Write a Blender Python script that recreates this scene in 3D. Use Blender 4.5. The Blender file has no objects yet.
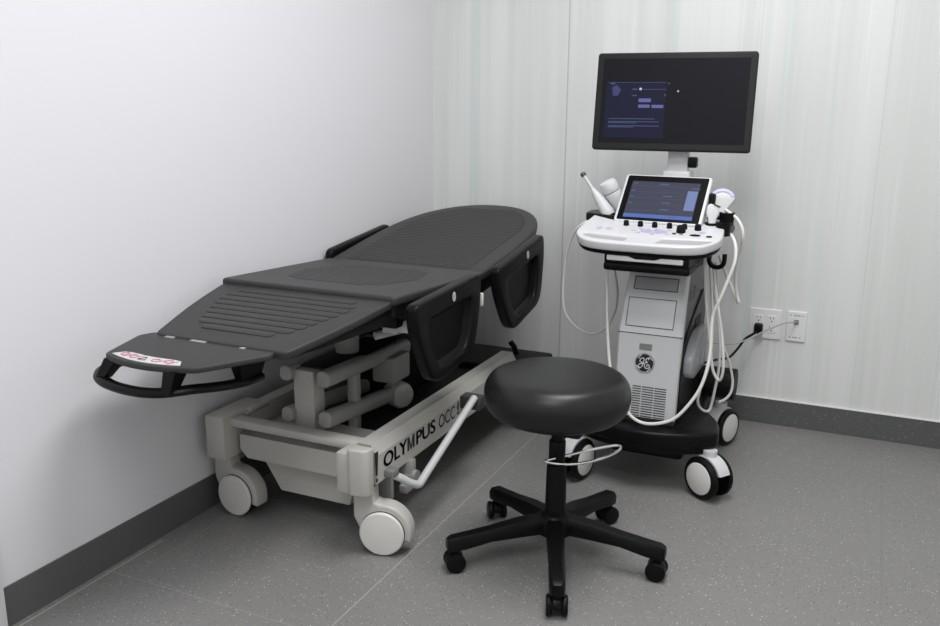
import bpy, bmesh, math, random
from mathutils import Vector, Matrix
random.seed(4)
S = bpy.context.scene
COL = S.collection
PI = math.pi
WLOC = {}

# ------------------------------------------------------------------ helpers
class MB:
    """collects shapes in world coordinates, linked later as ONE mesh"""
    def __init__(self): self.bm = bmesh.new()
    def add_mesh(self, me, mat=None, mi=0):
        tmp = bmesh.new(); tmp.from_mesh(me)
        if mat is not None: bmesh.ops.transform(tmp, matrix=mat, verts=tmp.verts)
        self._merge(tmp, mi)
    def _merge(self, tmp, mi=0):
        for f in tmp.faces: f.material_index = mi
        bmesh.ops.recalc_face_normals(tmp, faces=tmp.faces)
        me = bpy.data.meshes.new('tmp'); tmp.to_mesh(me); tmp.free()
        self.bm.from_mesh(me); bpy.data.meshes.remove(me)
    def box(self, x0, x1, y0, y1, z0, z1, r=0.0, seg=2, mat=None, mi=0):
        t = bmesh.new(); bmesh.ops.create_cube(t, size=1)
        for v in t.verts:
            v.co = Vector(((x0+x1)/2+v.co.x*(x1-x0), (y0+y1)/2+v.co.y*(y1-y0), (z0+z1)/2+v.co.z*(z1-z0)))
        if r > 0:
            bmesh.ops.bevel(t, geom=list(t.edges), offset=r, segments=seg, profile=.5, affect='EDGES')
        if mat is not None: bmesh.ops.transform(t, matrix=mat, verts=t.verts)
        self._merge(t, mi); return self
    def tube(self, pts, r, n=10, closed=False, smooth=0, mi=0, ry=None, cap=True):
        pts = [Vector(p) for p in pts]
        for _ in range(smooth):
            if isinstance(r, (list, tuple)):
                r = [q for a, b in zip(r, list(r[1:])+[r[-1]]) for q in (a, (a+b)/2)][:-1]
            pts = catmull(pts, closed)
        N = len(pts); rings = []
        t = bmesh.new()
        prev = None
        for i, p in enumerate(pts):
            a = pts[(i-1) % N] if (closed or i > 0) else p
            b = pts[(i+1) % N] if (closed or i < N-1) else p
            d = (b-a)
            if d.length < 1e-9: d = Vector((0, 0, 1))
            d.normalize()
            if prev is None:
                up = Vector((0, 0, 1)) if abs(d.z) < .9 else Vector((1, 0, 0))
                s = d.cross(up).normalized()
            else:
                s = (prev - d*prev.dot(d))
                s = s.normalized() if s.length > 1e-6 else d.orthogonal().normalized()
            prev = s; u = s.cross(d)
            rr = r[i] if isinstance(r, (list, tuple)) else r
            r2 = rr if ry is None else ry
            rings.append([t.verts.new(p+s*rr*math.cos(2*PI*k/n)+u*r2*math.sin(2*PI*k/n)) for k in range(n)])
        M = N if closed else N-1
        for i in range(M):
            A, B = rings[i], rings[(i+1) % N]
            for k in range(n):
                t.faces.new((A[k], A[(k+1) % n], B[(k+1) % n], B[k]))
        if cap and not closed:
            t.faces.new(rings[0][::-1]); t.faces.new(rings[-1])
        self._merge(t, mi); return self
    def lathe(self, prof, n=32, mat=None, mi=0):
        """prof = (r, z) list, axis local Z"""
        t = bmesh.new(); rings = []
        for r, z in prof:
            if r < 1e-6: rings.append([t.verts.new((0, 0, z))])
            else: rings.append([t.verts.new((r*math.cos(2*PI*k/n), r*math.sin(2*PI*k/n), z)) for k in range(n)])
        for A, B in zip(rings, rings[1:]):
            for k in range(n):
                k2 = (k+1) % n
                if len(A) == 1 and len(B) == 1: continue
                if len(A) == 1: t.faces.new((A[0], B[k2], B[k]))
                elif len(B) == 1: t.faces.new((A[k], A[k2], B[0]))
                else: t.faces.new((A[k], A[k2], B[k2], B[k]))
        for R in (rings[0], rings[-1]):
            if len(R) > 2: t.faces.new(R)
        if mat is not None: bmesh.ops.transform(t, matrix=mat, verts=t.verts)
        self._merge(t, mi); return self
    def cyl(self, a, b, r, n=20, bev=0.0, mi=0):
        a, b = Vector(a), Vector(b); L = (b-a).length
        m = Matrix.Translation(a) @ (b-a).to_track_quat('Z', 'Y').to_matrix().to_4x4()
        e = min(bev, r*.9, L*.45)
        if e > 0: pr = [(r-e, 0), (r-e*.3, e*.3), (r, e), (r, L-e), (r-e*.3, L-e*.3), (r-e, L)]
        else: pr = [(r, 0), (r, L)]
        return self.lathe(pr, n, m, mi)
    def prism(self, loops, z0, z1, b=0.0, mat=None, mi=0, res=2):
        """filled outline(s) with holes, extruded z0..z1 with rounded edges"""
        cu = bpy.data.curves.new('c', 'CURVE'); cu.dimensions = '2D'; cu.fill_mode = 'BOTH'
        if loops and not isinstance(loops[0][0], (tuple, list, Vector)): loops = [loops]
        for L in loops:
            sp = cu.splines.new('POLY'); sp.points.add(len(L)-1)
            for q, c in zip(sp.points, L): q.co = (c[0], c[1], 0, 1)
            sp.use_cyclic_u = True
        cu.extrude = max((z1-z0)/2-b, 1e-5); cu.bevel_depth = b; cu.bevel_resolution = res
        if b: cu.offset = -b
        ob = bpy.data.objects.new('c', cu)
        me = bpy.data.meshes.new_from_object(ob)
        m = Matrix.Translation((0, 0, (z0+z1)/2))
        if mat is not None: m = mat @ m
        tmp = bmesh.new(); tmp.from_mesh(me)
        bmesh.ops.remove_doubles(tmp, verts=tmp.verts, dist=1e-6)
        bmesh.ops.transform(tmp, matrix=m, verts=tmp.verts)
        self._merge(tmp, mi)
        bpy.data.objects.remove(ob); bpy.data.curves.remove(cu); bpy.data.meshes.remove(me)
        return self
    def text(self, s, mat, height, width=None, bold=0.0, depth=.0006, mi=0):
        cu = bpy.data.curves.new('t', 'FONT'); cu.body = s; cu.size = 1; cu.offset = bold; cu.extrude = .01
        ob = bpy.data.objects.new('t', cu); me = bpy.data.meshes.new_from_object(ob)
        xs = [v.co.x for v in me.vertices]; ys = [v.co.y for v in me.vertices]
        x0, x1, y0, y1 = min(xs), max(xs), min(ys), max(ys)
        sy = height/(y1-y0); sx = (width/(x1-x0)) if width else sy
        m = mat @ Matrix.Diagonal((sx, sy, depth/.02, 1)) @ Matrix.Translation((-x0, -y0, .01))
        self.add_mesh(me, m, mi)
        bpy.data.objects.remove(ob); bpy.data.curves.remove(cu); bpy.data.meshes.remove(me)
        return self
    def loft(self, sections, mi=0, cap=True):
        t = bmesh.new(); R = [[t.verts.new(p) for p in s] for s in sections]; n = len(R[0])
        for A, B in zip(R, R[1:]):
            for k in range(n): t.faces.new((A[k], A[(k+1) % n], B[(k+1) % n], B[k]))
        if cap: t.faces.new(R[0][::-1]); t.faces.new(R[-1])
        self._merge(t, mi); return self

def catmull(P, closed):
    out = []; N = len(P)
    for i in range(N if closed else N-1):
        p1, p2 = P[i], P[(i+1) % N]
        p0 = P[i-1] if (closed or i > 0) else p1*2-p2
        p3 = P[(i+2) % N] if (closed or i < N-2) else p2*2-p1
        out.append(p1.copy())
        out.append((p1*9+p2*9-p0-p3)/16)
    if not closed: out.append(P[-1].copy())
    return out

def rrect(x0, x1, y0, y1, r, n=6):
    rs = r if isinstance(r, (list, tuple)) else [r]*4     # bl, br, tr, tl
    out = []
    for (cx, cy, a0), q in zip(((x0+rs[0], y0+rs[0], PI), (x1-rs[1], y0+rs[1], 1.5*PI), (x1-rs[2], y1-rs[2], 0), (x0+rs[3], y1-rs[3], .5*PI)), rs):
        for k in range(n+1):
            a = a0+k/n*PI/2; out.append((cx+q*math.cos(a), cy+q*math.sin(a)))
    return out

def round_poly(P, r, n=5):
    out = []; N = len(P)
    for i in range(N):
        p = Vector(P[i][:2]); a = Vector(P[i-1][:2]); b = Vector(P[(i+1) % N][:2])
        ri = r[i] if isinstance(r, (list, tuple)) else r
        da, db = (a-p), (b-p); la = min(ri, da.length*.48); lb = min(ri, db.length*.48)
        p0 = p+da.normalized()*la; p1 = p+db.normalized()*lb
        for k in range(n+1):
            t = k/n; q = p0*(1-t)**2+p*2*t*(1-t)+p1*t*t; out.append((q.x, q.y))
    return out

def frame(o, X, Y):
    X = Vector(X).normalized(); Y = Vector(Y); Y = (Y-X*Y.dot(X)).normalized(); Z = X.cross(Y)
    m = Matrix.Identity(4)
    for i in range(3): m[i][0], m[i][1], m[i][2], m[i][3] = X[i], Y[i], Z[i], o[i]
    return m

def wloc(o):
    return WLOC.get(o.name, Vector((0, 0, 0))) if o else Vector((0, 0, 0))

def part(name, mb, mats, parent=None, label=None, angle=40):
    me = bpy.data.meshes.new(name)
    bm = mb.bm
    off = wloc(parent)
    if off.length: bmesh.ops.translate(bm, vec=-off, verts=bm.verts)
    bm.to_mesh(me); bm.free()
    for m in (mats if isinstance(mats, (list, tuple)) else [mats]): me.materials.append(m)
    for p in me.polygons: p.use_smooth = True
    me.set_sharp_from_angle(angle=math.radians(angle))
    o = bpy.data.objects.new(name, me); COL.objects.link(o)
    if parent: o.parent = parent
    WLOC[o.name] = off.copy()
    if label: o['label'] = label
    return o

def thing(name, label, cat, loc=(0, 0, 0), group=None):
    o = bpy.data.objects.new(name, None); COL.objects.link(o)
    o.empty_display_size = .1; o.location = loc; WLOC[o.name] = Vector(loc)
    o['label'] = label; o['category'] = cat
    if group: o['group'] = group
    return o

def tag(o, label, cat):
    o['label'] = label; o['category'] = cat; return o

def struct(name, mb, mat, **k):
    o = part(name, mb, mat, **k); o['kind'] = 'structure'; return o

# ------------------------------------------------------------------ materials
def mat(name, col, rough=.5, metal=0.0, spec=.5, emit=None, es=1.0, alpha=1.0, bump=0.0, bscale=300, trans=0.0):
    m = bpy.data.materials.new(name); m.use_nodes = True
    nt = m.node_tree; b = nt.nodes['Principled BSDF']
    b.inputs['Base Color'].default_value = (*col, 1); b.inputs['Roughness'].default_value = rough
    b.inputs['Metallic'].default_value = metal; b.inputs['Specular IOR Level'].default_value = spec
    if emit:
        b.inputs['Emission Color'].default_value = (*emit, 1); b.inputs['Emission Strength'].default_value = es
    if trans: b.inputs['Transmission Weight'].default_value = trans
    b.inputs['Alpha'].default_value = alpha
    # slight procedural variation for every material
    tc = nt.nodes.new('ShaderNodeTexCoord'); nz = nt.nodes.new('ShaderNodeTexNoise')
    nz.inputs['Scale'].default_value = bscale; nz.inputs['Detail'].default_value = 3
    nt.links.new(tc.outputs['Object'], nz.inputs['Vector'])
    if bump:
        bp = nt.nodes.new('ShaderNodeBump'); bp.inputs['Strength'].default_value = bump; bp.inputs['Distance'].default_value = .001
        nt.links.new(nz.outputs['Fac'], bp.inputs['Height']); nt.links.new(bp.outputs['Normal'], b.inputs['Normal'])
    else:
        nz.inputs['Scale'].default_value = 12
        mr = nt.nodes.new('ShaderNodeMapRange')
        mr.inputs['To Min'].default_value = max(rough-.04, .02); mr.inputs['To Max'].default_value = min(rough+.04, 1)
        nt.links.new(nz.outputs['Fac'], mr.inputs['Value']); nt.links.new(mr.outputs['Result'], b.inputs['Roughness'])
    return m

def N(nt, t, **inp):
    n = nt.nodes.new(t)
    for k, v in inp.items():
        n.inputs[k.replace('_', ' ')].default_value = v
    return n

def math_node(nt, op, a, b=None):
    n = nt.nodes.new('ShaderNodeMath'); n.operation = op
    for i, v in enumerate((a, b)):
        if v is None: continue
        if isinstance(v, (int, float)): n.inputs[i].default_value = v
        else: nt.links.new(v, n.inputs[i])
    return n.outputs[0]

def mixc(nt, fac, a, b):
    n = nt.nodes.new('ShaderNodeMix'); n.data_type = 'RGBA'
    for s, v in ((0, fac), (6, a), (7, b)):
        if isinstance(v, (int, float)): n.inputs[s].default_value = v
        elif isinstance(v, tuple): n.inputs[s].default_value = (*v, 1)
        else: nt.links.new(v, n.inputs[s])
    return n.outputs[2]

def vinyl(name, base, floor=True):
    """grey speckled safety vinyl; floor gets its weld lines"""
    m = bpy.data.materials.new(name); m.use_nodes = True; nt = m.node_tree; b = nt.nodes['Principled BSDF']
    b.inputs['Roughness'].default_value = .48; b.inputs['Specular IOR Level'].default_value = .4
    tc = nt.nodes.new('ShaderNodeTexCoord'); L = nt.links
    n1 = N(nt, 'ShaderNodeTexNoise', Scale=2.2, Detail=4.0); L.new(tc.outputs['Object'], n1.inputs['Vector'])
    c = mixc(nt, n1.outputs['Fac'], tuple(v*.9 for v in base), tuple(v*1.1 for v in base))
    n2 = N(nt, 'ShaderNodeTexNoise', Scale=260.0, Detail=2.0); L.new(tc.outputs['Object'], n2.inputs['Vector'])
    c = mixc(nt, math_node(nt, 'MULTIPLY', n2.outputs['Fac'], .35), c, tuple(v*.6 for v in base))
    for sc, thr, colr, keep in ((95, .17, (.85, .85, .83), .26), (80, .17, (.015, .015, .015), .34), (160, .2, (.7, .7, .68), .28), (140, .2, (.03, .03, .03), .25)):
        v = N(nt, 'ShaderNodeTexVoronoi', Scale=float(sc)); L.new(tc.outputs['Object'], v.inputs['Vector'])
        sep = nt.nodes.new('ShaderNodeSeparateColor'); L.new(v.outputs['Color'], sep.inputs['Color'])
        near = math_node(nt, 'LESS_THAN', v.outputs['Distance'], thr)
        sel = math_node(nt, 'LESS_THAN', sep.outputs[0], keep)
        c = mixc(nt, math_node(nt, 'MULTIPLY', math_node(nt, 'MULTIPLY', near, sel), .55 if floor else .3), c, colr)
    if floor:
        sx = nt.nodes.new('ShaderNodeSeparateXYZ'); L.new(tc.outputs['Object'], sx.inputs[0])
        def seam(axis, pos, w, colr, f, other=None, lo=-9, hi=9):
            nonlocal c
            k = math_node(nt, 'LESS_THAN', math_node(nt, 'ABSOLUTE', math_node(nt, 'SUBTRACT', sx.outputs[axis], pos)), w)
            if other is not None:
                k = math_node(nt, 'MULTIPLY', k, math_node(nt, 'GREATER_THAN', sx.outputs[other], lo))
                k = math_node(nt, 'MULTIPLY', k, math_node(nt, 'LESS_THAN', sx.outputs[other], hi))
            c = mixc(nt, math_node(nt, 'MULTIPLY', k, f), c, colr)
        seam(0, .68, .0014, (.55, .55, .53), .5)
        seam(1, -1.905, .0012, (.50, .50, .48), .3, 0, -1, .68)
        seam(1, -.71, .0012, (.05, .05, .05), .28, 0, 1.25, 1.72)
        seam(0, 1.853, .0012, (.08, .08, .08), .22)
        seam(0, .022, .0018, (.55, .55, .5), .8, 1, -2.3, -1.72)
        seam(0, .085, .0012, (.45, .45, .43), .4, 1, -1.85, -1.4)
    L.new(c, b.inputs['Base Color'])
    bp = nt.nodes.new('ShaderNodeBump'); bp.inputs['Strength'].default_value = .12; bp.inputs['Distance'].default_value = .0008
    L.new(n2.outputs['Fac'], bp.inputs['Height']); L.new(bp.outputs['Normal'], b.inputs['Normal'])
    return m

def striped_wall():
    m = bpy.data.materials.new('wood_grain_panel'); m.use_nodes = True; nt = m.node_tree; b = nt.nodes['Principled BSDF']
    b.inputs['Roughness'].default_value = .38; b.inputs['Specular IOR Level'].default_value = .35
    L = nt.links; tc = nt.nodes.new('ShaderNodeTexCoord')
    def streak(sx, sz, det):
        mp = nt.nodes.new('ShaderNodeMapping'); mp.inputs['Scale'].default_value = (sx, 1, sz)
        L.new(tc.outputs['Object'], mp.inputs['Vector'])
        n = N(nt, 'ShaderNodeTexNoise', Scale=1.0, Detail=float(det), Roughness=.6); L.new(mp.outputs[0], n.inputs['Vector'])
        return n.outputs['Fac']
    def ramp(fac, a, bb):
        r = nt.nodes.new('ShaderNodeMapRange'); r.interpolation_type = 'SMOOTHSTEP'
        r.inputs['From Min'].default_value = a; r.inputs['From Max'].default_value = bb
        L.new(fac, r.inputs['Value']); return r.outputs['Result']
    wide = streak(11, .35, 3); fine = streak(70, .9, 3); green = streak(8.5, .25, 2); hair = streak(160, 1.4, 2)
    c = mixc(nt, ramp(wide, .35, .65), (.715, .728, .712), (.785, .797, .782))
    c = mixc(nt, math_node(nt, 'MULTIPLY', ramp(green, .56, .72), .55), c, (.62, .70, .675))
    c = mixc(nt, math_node(nt, 'MULTIPLY', ramp(fine, .56, .68), .5), c, (.84, .85, .835))
    c = mixc(nt, math_node(nt, 'MULTIPLY', ramp(hair, .62, .70), .3), c, (.58, .59, .58))
    sp = nt.nodes.new('ShaderNodeSeparateXYZ'); L.new(tc.outputs['Object'], sp.inputs[0])
    for pos in (.591, 1.734):
        k = math_node(nt, 'LESS_THAN', math_node(nt, 'ABSOLUTE', math_node(nt, 'SUBTRACT', sp.outputs[0], pos)), .003 if pos < 1 else .0015)
        c = mixc(nt, math_node(nt, 'MULTIPLY', k, .5 if pos < 1 else .2), c, (.33, .34, .33))
    L.new(c, b.inputs['Base Color'])
    return m

def display_mat(name, col, s=1.0):
    m = mat(name, (.004, .004, .005), .42, emit=col, es=s*.6, spec=.08); return m

W_LEFT = mat('painted_wall', (.785, .775, .805), .6, bump=.05, bscale=90, spec=.3)
W_BACK = striped_wall()
W_PLAIN = mat('plain_wall', (.74, .74, .73), .7)
CEIL = mat('ceiling_white', (.8, .8, .79), .8)
FLOOR = vinyl('floor_vinyl', (.236, .231, .226))
BASEB = vinyl('cove_vinyl', (.115, .116, .118), False)
CAULK = mat('white_caulk', (.80, .80, .78), .5)
TRIMW = mat('white_trim_paint', (.82, .81, .83), .45)
CUSH = mat('grey_black_upholstery', (.034, .0325, .033), .5, bump=.12, bscale=500, spec=.38)
BLACK = mat('black_plastic', (.0045, .0045, .005), .36, spec=.16)
MATBLK = mat('matt_black', (.006, .006, .006), .6, spec=.25)
VINYL = mat('black_stool_vinyl', (.009, .009, .0095), .38, bump=.12, bscale=420, spec=.4)
CREAM = mat('cream_coated_steel', (.50, .49, .46), .42)
GREYP = mat('grey_plastic', (.33, .325, .31), .5)
MIDG = mat('mid_grey_steel', (.20, .20, .195), .5)
HUBW = mat('white_hub_plastic', (.74, .73, .70), .42)
WHITE = mat('white_plastic', (.62, .62, .635), .35)
LGREY = mat('light_grey_plastic', (.57, .58, .585), .42)
RECESS = mat('recess_grey', (.36, .36, .375), .5)
DGREY = mat('dark_grey_panel', (.055, .055, .055), .45)
CHROME = mat('chrome', (.75, .75, .75), .16, metal=1)
CABLE = mat('white_cable', (.74, .74, .71), .42)
NETG = mat('grey_cable', (.42, .42, .41), .5)
INK = mat('black_ink', (.012, .012, .012), .5)
REDINK = mat('red_ink', (.52, .22, .24), .5)
PLATE = mat('outlet_plastic', (.80, .80, .80), .35)
LAV = mat('lavender_rubber', (.52, .50, .72), .45)
LAVP = mat('lavender_print', (.46, .42, .62), .4)
CLEARG = mat('frosted_plastic', (.42, .43, .45), .28, alpha=.6)
GLASSBLK = mat('screen_glass', (.003, .003, .0035), .42, spec=.08)
BEZEL = mat('monitor_bezel', (.013, .013, .013), .5, spec=.22)

# ------------------------------------------------------------------ room shell
RX, RY, RZ = 2.75, -4.3, 2.55
struct('floor', MB().box(-.05, RX, RY, .05, -.05, 0), FLOOR)
struct('ceiling', MB().box(-.05, RX, RY, .05, RZ, RZ+.05), CEIL)
struct('wall_left', MB().box(-.08, 0, RY, .05, 0, RZ), W_LEFT)
struct('wall_back', MB().box(0, RX, 0, .08, 0, RZ), W_BACK)
struct('wall_right', MB().box(RX, RX+.08, RY, .05, 0, RZ), W_PLAIN)
struct('wall_front', MB().box(-.05, RX, RY-.08, RY, 0, RZ), W_PLAIN)
struct('baseboard_left', MB().box(0, .005, -2.205, -.005, 0, .10), BASEB)
struct('baseboard_back', MB().box(0, RX, -.005, 0, 0, .10), BASEB)
struct('trim_1', MB().box(0, RX, -.007, 0, .10, .1035), CAULK)
struct('trim_2', MB().box(0, .022, -2.32, -2.205, 0, 2.1, .003), TRIMW)
struct('trim_3', MB().box(0, .004, -.004, 0, .10, RZ), CAULK)

# ------------------------------------------------------------------ examination couch
couch = thing('examination_couch', 'black padded examination couch on cream wheeled base along the left wall', 'examination couch', (.345, -1.0, 0))
CX = .345
def ribs(mb, m, rows, w0, w1):
    """raised ribs moulded into the cushion top: rows of (u, halfwidth)"""
    for u, hw, th in rows:
        mb.prism(rrect(-hw, hw, u-th/2, u+th/2, th*.48, 3), w0, w1, .0012, m, res=1)

# back section
mB = frame((CX, -.905, .677), (1, 0, 0), (0, .988, .156))
def back_hw(u):
    t = max(0, (u-.20)/.595)
    return .287*max(0, 1-t**3.2)**.5 + .006*min(u/.2, 1)
us = [0, .05, .12, .2, .28, .36, .44, .5, .56, .61, .65, .69, .72, .745, .765, .780, .790]
ol = [(back_hw(u), u) for u in us] + [(0, .795)] + [(-back_hw(u), u) for u in us[::-1]]
mb = MB().prism(ol, -.032, 0, .011, mB, res=3)
rows = []
u = .03
while u < .715:
    hw = min(.232, back_hw(u+.02)-.045)
    if hw > .03: rows.append((u, hw, .0155))
    u += .0185
ribs(mb, mB, rows, -.004, .0018)
part('back_cushion', mb, CUSH, couch)
part('back_shell', MB().prism([(x*.982, .008+v*.98) for x, v in ol], -.074, -.026, .008, mB), BLACK, couch)
# seat section
mS = frame((CX, -1.460, .706), (1, 0, 0), (0, .55, -.026))
mb = MB().prism(round_poly([(-.288, 0), (.288, 0), (.292, .56), (-.292, .56)], [.02, .02, .012, .012]), -.026, 0, .008, mS, res=3)
rows = []
for k in range(17):
    u = .125+k*.0205
    hw = .2-(.05*abs(k-8)/8)**1 - (.03 if k in (0, 16) else 0)
    rows.append((u, hw, .0165))
ribs(mb, mS, rows, -.004, .0014)
part('seat_cushion', mb, CUSH, couch)
part('seat_shell', MB().prism(round_poly([(-.278, .012), (.280, .012), (.280, .54), (-.278, .54)], .02), -.062, -.022, .008, mS), MATBLK, couch)
part('seat_frame', MB().box(.09, .60, -1.40, -.93, .60, .655, .01), MATBLK, couch)
# leg section
mL = frame((.342, -1.815, .636), (1, 0, 0), (0, .368, .058))
mb = MB().prism(round_poly([(-.198, 0), (.200, 0), (.252, .20), (.279, .375), (-.279, .375), (-.254, .20)], [.025, .02, .12, .02, .02, .12]), -.022, 0, .0065, mL, res=3)
rows = [(.078+k*.031, (.110, .145, .160, .172, .184, .196, .206, .206, .190)[k], .0275) for k in range(9)]
ribs(mb, mL, rows, -.004, .0022)
part('leg_cushion', mb, CUSH, couch)
part('leg_shell', MB().loft([[mL @ Vector(p) for p in ((-.17, .012, -.020), (.190, .012, -.020), (.190, .012, -.024), (-.17, .012, -.024))],
    [mL @ Vector(p) for p in ((-.235, .20, -.020), (.244, .20, -.020), (.244, .20, -.042), (-.235, .20, -.042))],
    [mL @ Vector(p) for p in ((-.27, .375, -.020), (.272, .375, -.020), (.272, .375, -.064), (-.27, .375, -.064))]]), MATBLK, couch)
# footrest plate with step rail
fx = .298
def front_y(x): return -1.985-.035*(1-((x-fx)/.14)**2)
mb = MB()
pl = [(.50, -1.79), (.515, -1.83)] + [(fx+.135-.27*k/10, front_y(fx+.135-.27*k/10)) for k in range(11)] + [(.11, -1.83), (.125, -1.79)]
mF = Matrix.Translation((0, 0, .632)) 
mb.prism(round_poly(pl, .012, 3), -.014, 0, .004, mF)
foot = part('footrest', mb, CUSH, couch)
rl = [(.452, -1.80, .564), (.450, -1.85, .564), (.425, -1.91, .566), (.390, -1.965, .570), (.35, -2.0, .567), (.30, -2.018, .566), (.23, -2.016, .566), (.16, -1.995, .567), (.112, -1.955, .570), (.098, -1.90, .574), (.098, -1.80, .578)]
part('step_rail', MB().tube(rl, .017, 12, smooth=2, ry=.011), BLACK, foot)
def strut(a, b, w, d):
    a, b = Vector(a), Vector(b)
    mb = MB().loft([[(p.x-w*s, p.y-d*s, p.z), (p.x+w*s, p.y-d*s, p.z), (p.x+w*s, p.y+d*s, p.z), (p.x-w*s, p.y+d*s, p.z)] for p, s in ((a, 1.25), (b, .8))])
    part('rail_bracket', mb, BLACK, foot)
strut((.374, -1.985, .622), (.364, -2.002, .568), .014, .018)
strut((.185, -1.972, .622), (.150, -1.985, .570), .014, .018)
strut((.452, -1.835, .622), (.449, -1.835, .566), .012, .042)
strut((.125, -1.825, .618), (.100, -1.83, .578), .012, .035)
st = [(fx-.012+.104-.208*k/12, front_y(fx-.012+.104-.208*k/12)+.013) for k in range(13)]
st2 = [(fx-.012-.104+.208*k/12, front_y(fx-.012-.104+.208*k/12)+.013+.040*(1-((-.104+.208*k/12)/.104)**4)**.5+.001) for k in range(13)]
sk = part('sticker', MB().prism(st+st2, 0, .0012, 0, Matrix.Translation((0, 0, .632))), WHITE, foot, 'white curved warning sticker')
for cx in (-.066, .036):
    mb = MB()
    for dx, r in ((-.017, .0095), (.017, .0095)):
        yy = front_y(fx+cx+dx)+.033
        mb.tube([(fx+cx+dx+r*math.cos(a), yy+r*math.sin(a), .6338) for a in [2*PI*k/16 for k in range(16)]], .0014, 5, closed=True)
    yy = front_y(fx+cx)+.033
    mb.tube([(fx+cx-.010, yy-.010, .6338), (fx+cx+.010, yy+.011, .6338)], .0014, 5)
    mb.tube([(fx+cx+.026, yy-.012, .6338), (fx+cx+.036, yy+.012, .6338)], .0012, 5)
    part('pictogram', mb, REDINK, sk, 'red foot symbol')
mb = MB(); yy = front_y(fx-.016)+.033
mb.tube([(fx-.026, yy-.009, .6338), (fx-.006, yy-.009, .6338), (fx-.016, yy+.010, .6338)], .0012, 5, closed=True)
part('triangle_mark', mb, INK, sk, 'black warning triangle')
for a, b in ((.185, .212), (.265, .31), (.415, .430)):
    part('hinge', MB().box(a, b, -1.823, -1.812, .629, .6345, .001), CHROME if a > .4 else GREYP, foot, 'small metal hinge leaf')

# side guards hanging on the right (two) and one against the wall
def guard(m, sgn=1):
    P = round_poly([(.005, .0), (.412, .0), (.415, -.07), (.372, -.205), (.335, -.236), (.125, -.246), (.080, -.225), (.008, -.08)], [.02, .02, .05, .04, .03, .03, .05, .05])
    c = Vector((.212, -.125))
    def ins(f, g): return [(c.x+(p[0]-c.x)*f, c.y-.012+(p[1]-c.y+.006)*g) for p in P]
    mb = MB().prism([P, ins(.66, .62)], 0, .036, .009, m, res=3)
    mb.prism(ins(.74, .70), .004, .014, 0, m)
    k = ins(.67, .63); k2 = ins(.58, .53)
    mb.loft([[m @ Vector((p[0], p[1], .028)) for p in k], [m @ Vector((p[0], p[1], .0145)) for p in k2]], cap=False)
    g = part('side_guard', mb, BLACK, couch)
    return g
# local axes: X along +y, Y up, Z toward +x
def symbol(g, m, u, v):
    o = [(u+.0095*math.cos(2*PI*k/20), v+.0135*math.sin(2*PI*k/20)) for k in range(20)]
    i = [(u+.0068*math.cos(2*PI*k/20), v+.0108*math.sin(2*PI*k/20)) for k in range(20)]
    mb = MB().prism([o, i], .0358, .0368, 0, m).prism(rrect(u-.0022, u+.0022, v-.008, v+.009, .002, 3), .0358, .0368, 0, m)
    part('symbol', mb, HUBW, g, 'white oval mark')
G1 = frame((.664, -1.478, .690), (0, .42, .020), (0, -.05, 1))
g = guard(G1); symbol(g, G1, .225, -.027)
G2 = frame((.664, -.935, .696), (0, .42, .062), (0, -.12, 1))
g = guard(G2); symbol(g, G2, .252, -.027)
G3 = frame((.014, -.872, .700), (0, .40, .043), (0, -.12, 1))
P3 = round_poly([(0, 0), (.42, 0), (.42, -.06), (.33, -.2), (.10, -.2), (0, -.06)], .03)
part('side_guard', MB().prism(P3, 0, .028, .008, G3), BLACK, couch)
for y, z in ((-1.20, .63), (-.72, .66), (-1.40, .63)):
    part('guard_bracket', MB().box(.60, .668, y, y+.04, z, z+.032, .004), MATBLK, couch)
part('guard_latch', MB().box(.655, .69, -1.035, -1.022, .60, .64, .003), HUBW, couch, 'small white latch between the side guards')

# base chassis
RB = [(.545, .205), (.606, .205), (.606, .285), (.590, .315), (.548, .315)]
def rail(x_shift, mirror):
    pts = [((-(x-.3475)+.3475-.02) if mirror else x, z) for x, z in RB]
    return MB().loft([[(x, y, z) for x, z in pts] for y in ((-1.44 if mirror else -1.53), -.53)])
sr = part('side_rail', rail(0, False), CREAM, couch, angle=15)
part('side_rail', rail(0, True), CREAM, couch, angle=15)
mT = frame((.6062, -1.492, .236), (0, 1, 0), (0, 0, 1))
mb = MB()
for d in (0, .0013, .0026, .0039):
    md0 = mT @ Matrix.Translation((d, .0012 if d in (.0013, .0026) else 0, 0))
    mb.text('OLY', md0, .0405, .128, 0).text('PUS', md0 @ Matrix.Translation((.186, 0, 0)), .0405, .118, 0)
mb.prism([(.134, 0), (.144, 0), (.144, .024), (.1515, 0), (.1585, 0), (.166, .024), (.166, 0), (.176, 0), (.176, .0405), (.1655, .0405), (.155, .010), (.1445, .0405), (.134, .0405)], 0, .0006, 0, mT)
part('lettering', mb, INK, sr, 'bold black lettering OLYMPUS')
part('lettering', MB().text('OCC', mT @ Matrix.Translation((.332, 0, 0)), .041, .112, -.004), INK, sr, 'thin black lettering OCC')
part('arrow_mark', MB().prism([[(.478, .022), (.496, .022), (.487, .046)], [(.4825, .0255), (.4915, .0255), (.487, .038)]], 0, .0008, 0, mT @ Matrix.Translation((-.021, .004, 0)))
     .prism([(.4835, .0105), (.4905, .0105), (.4905, .020), (.4835, .020)], 0, .0008, 0, mT @ Matrix.Translation((-.021, .004, 0)))
     .prism([(.477, .001), (.497, .001), (.497, .0065), (.477, .0065)], 0, .0008, 0, mT @ Matrix.Translation((-.021, .004, 0))), INK, sr, 'black arrow mark')
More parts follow.
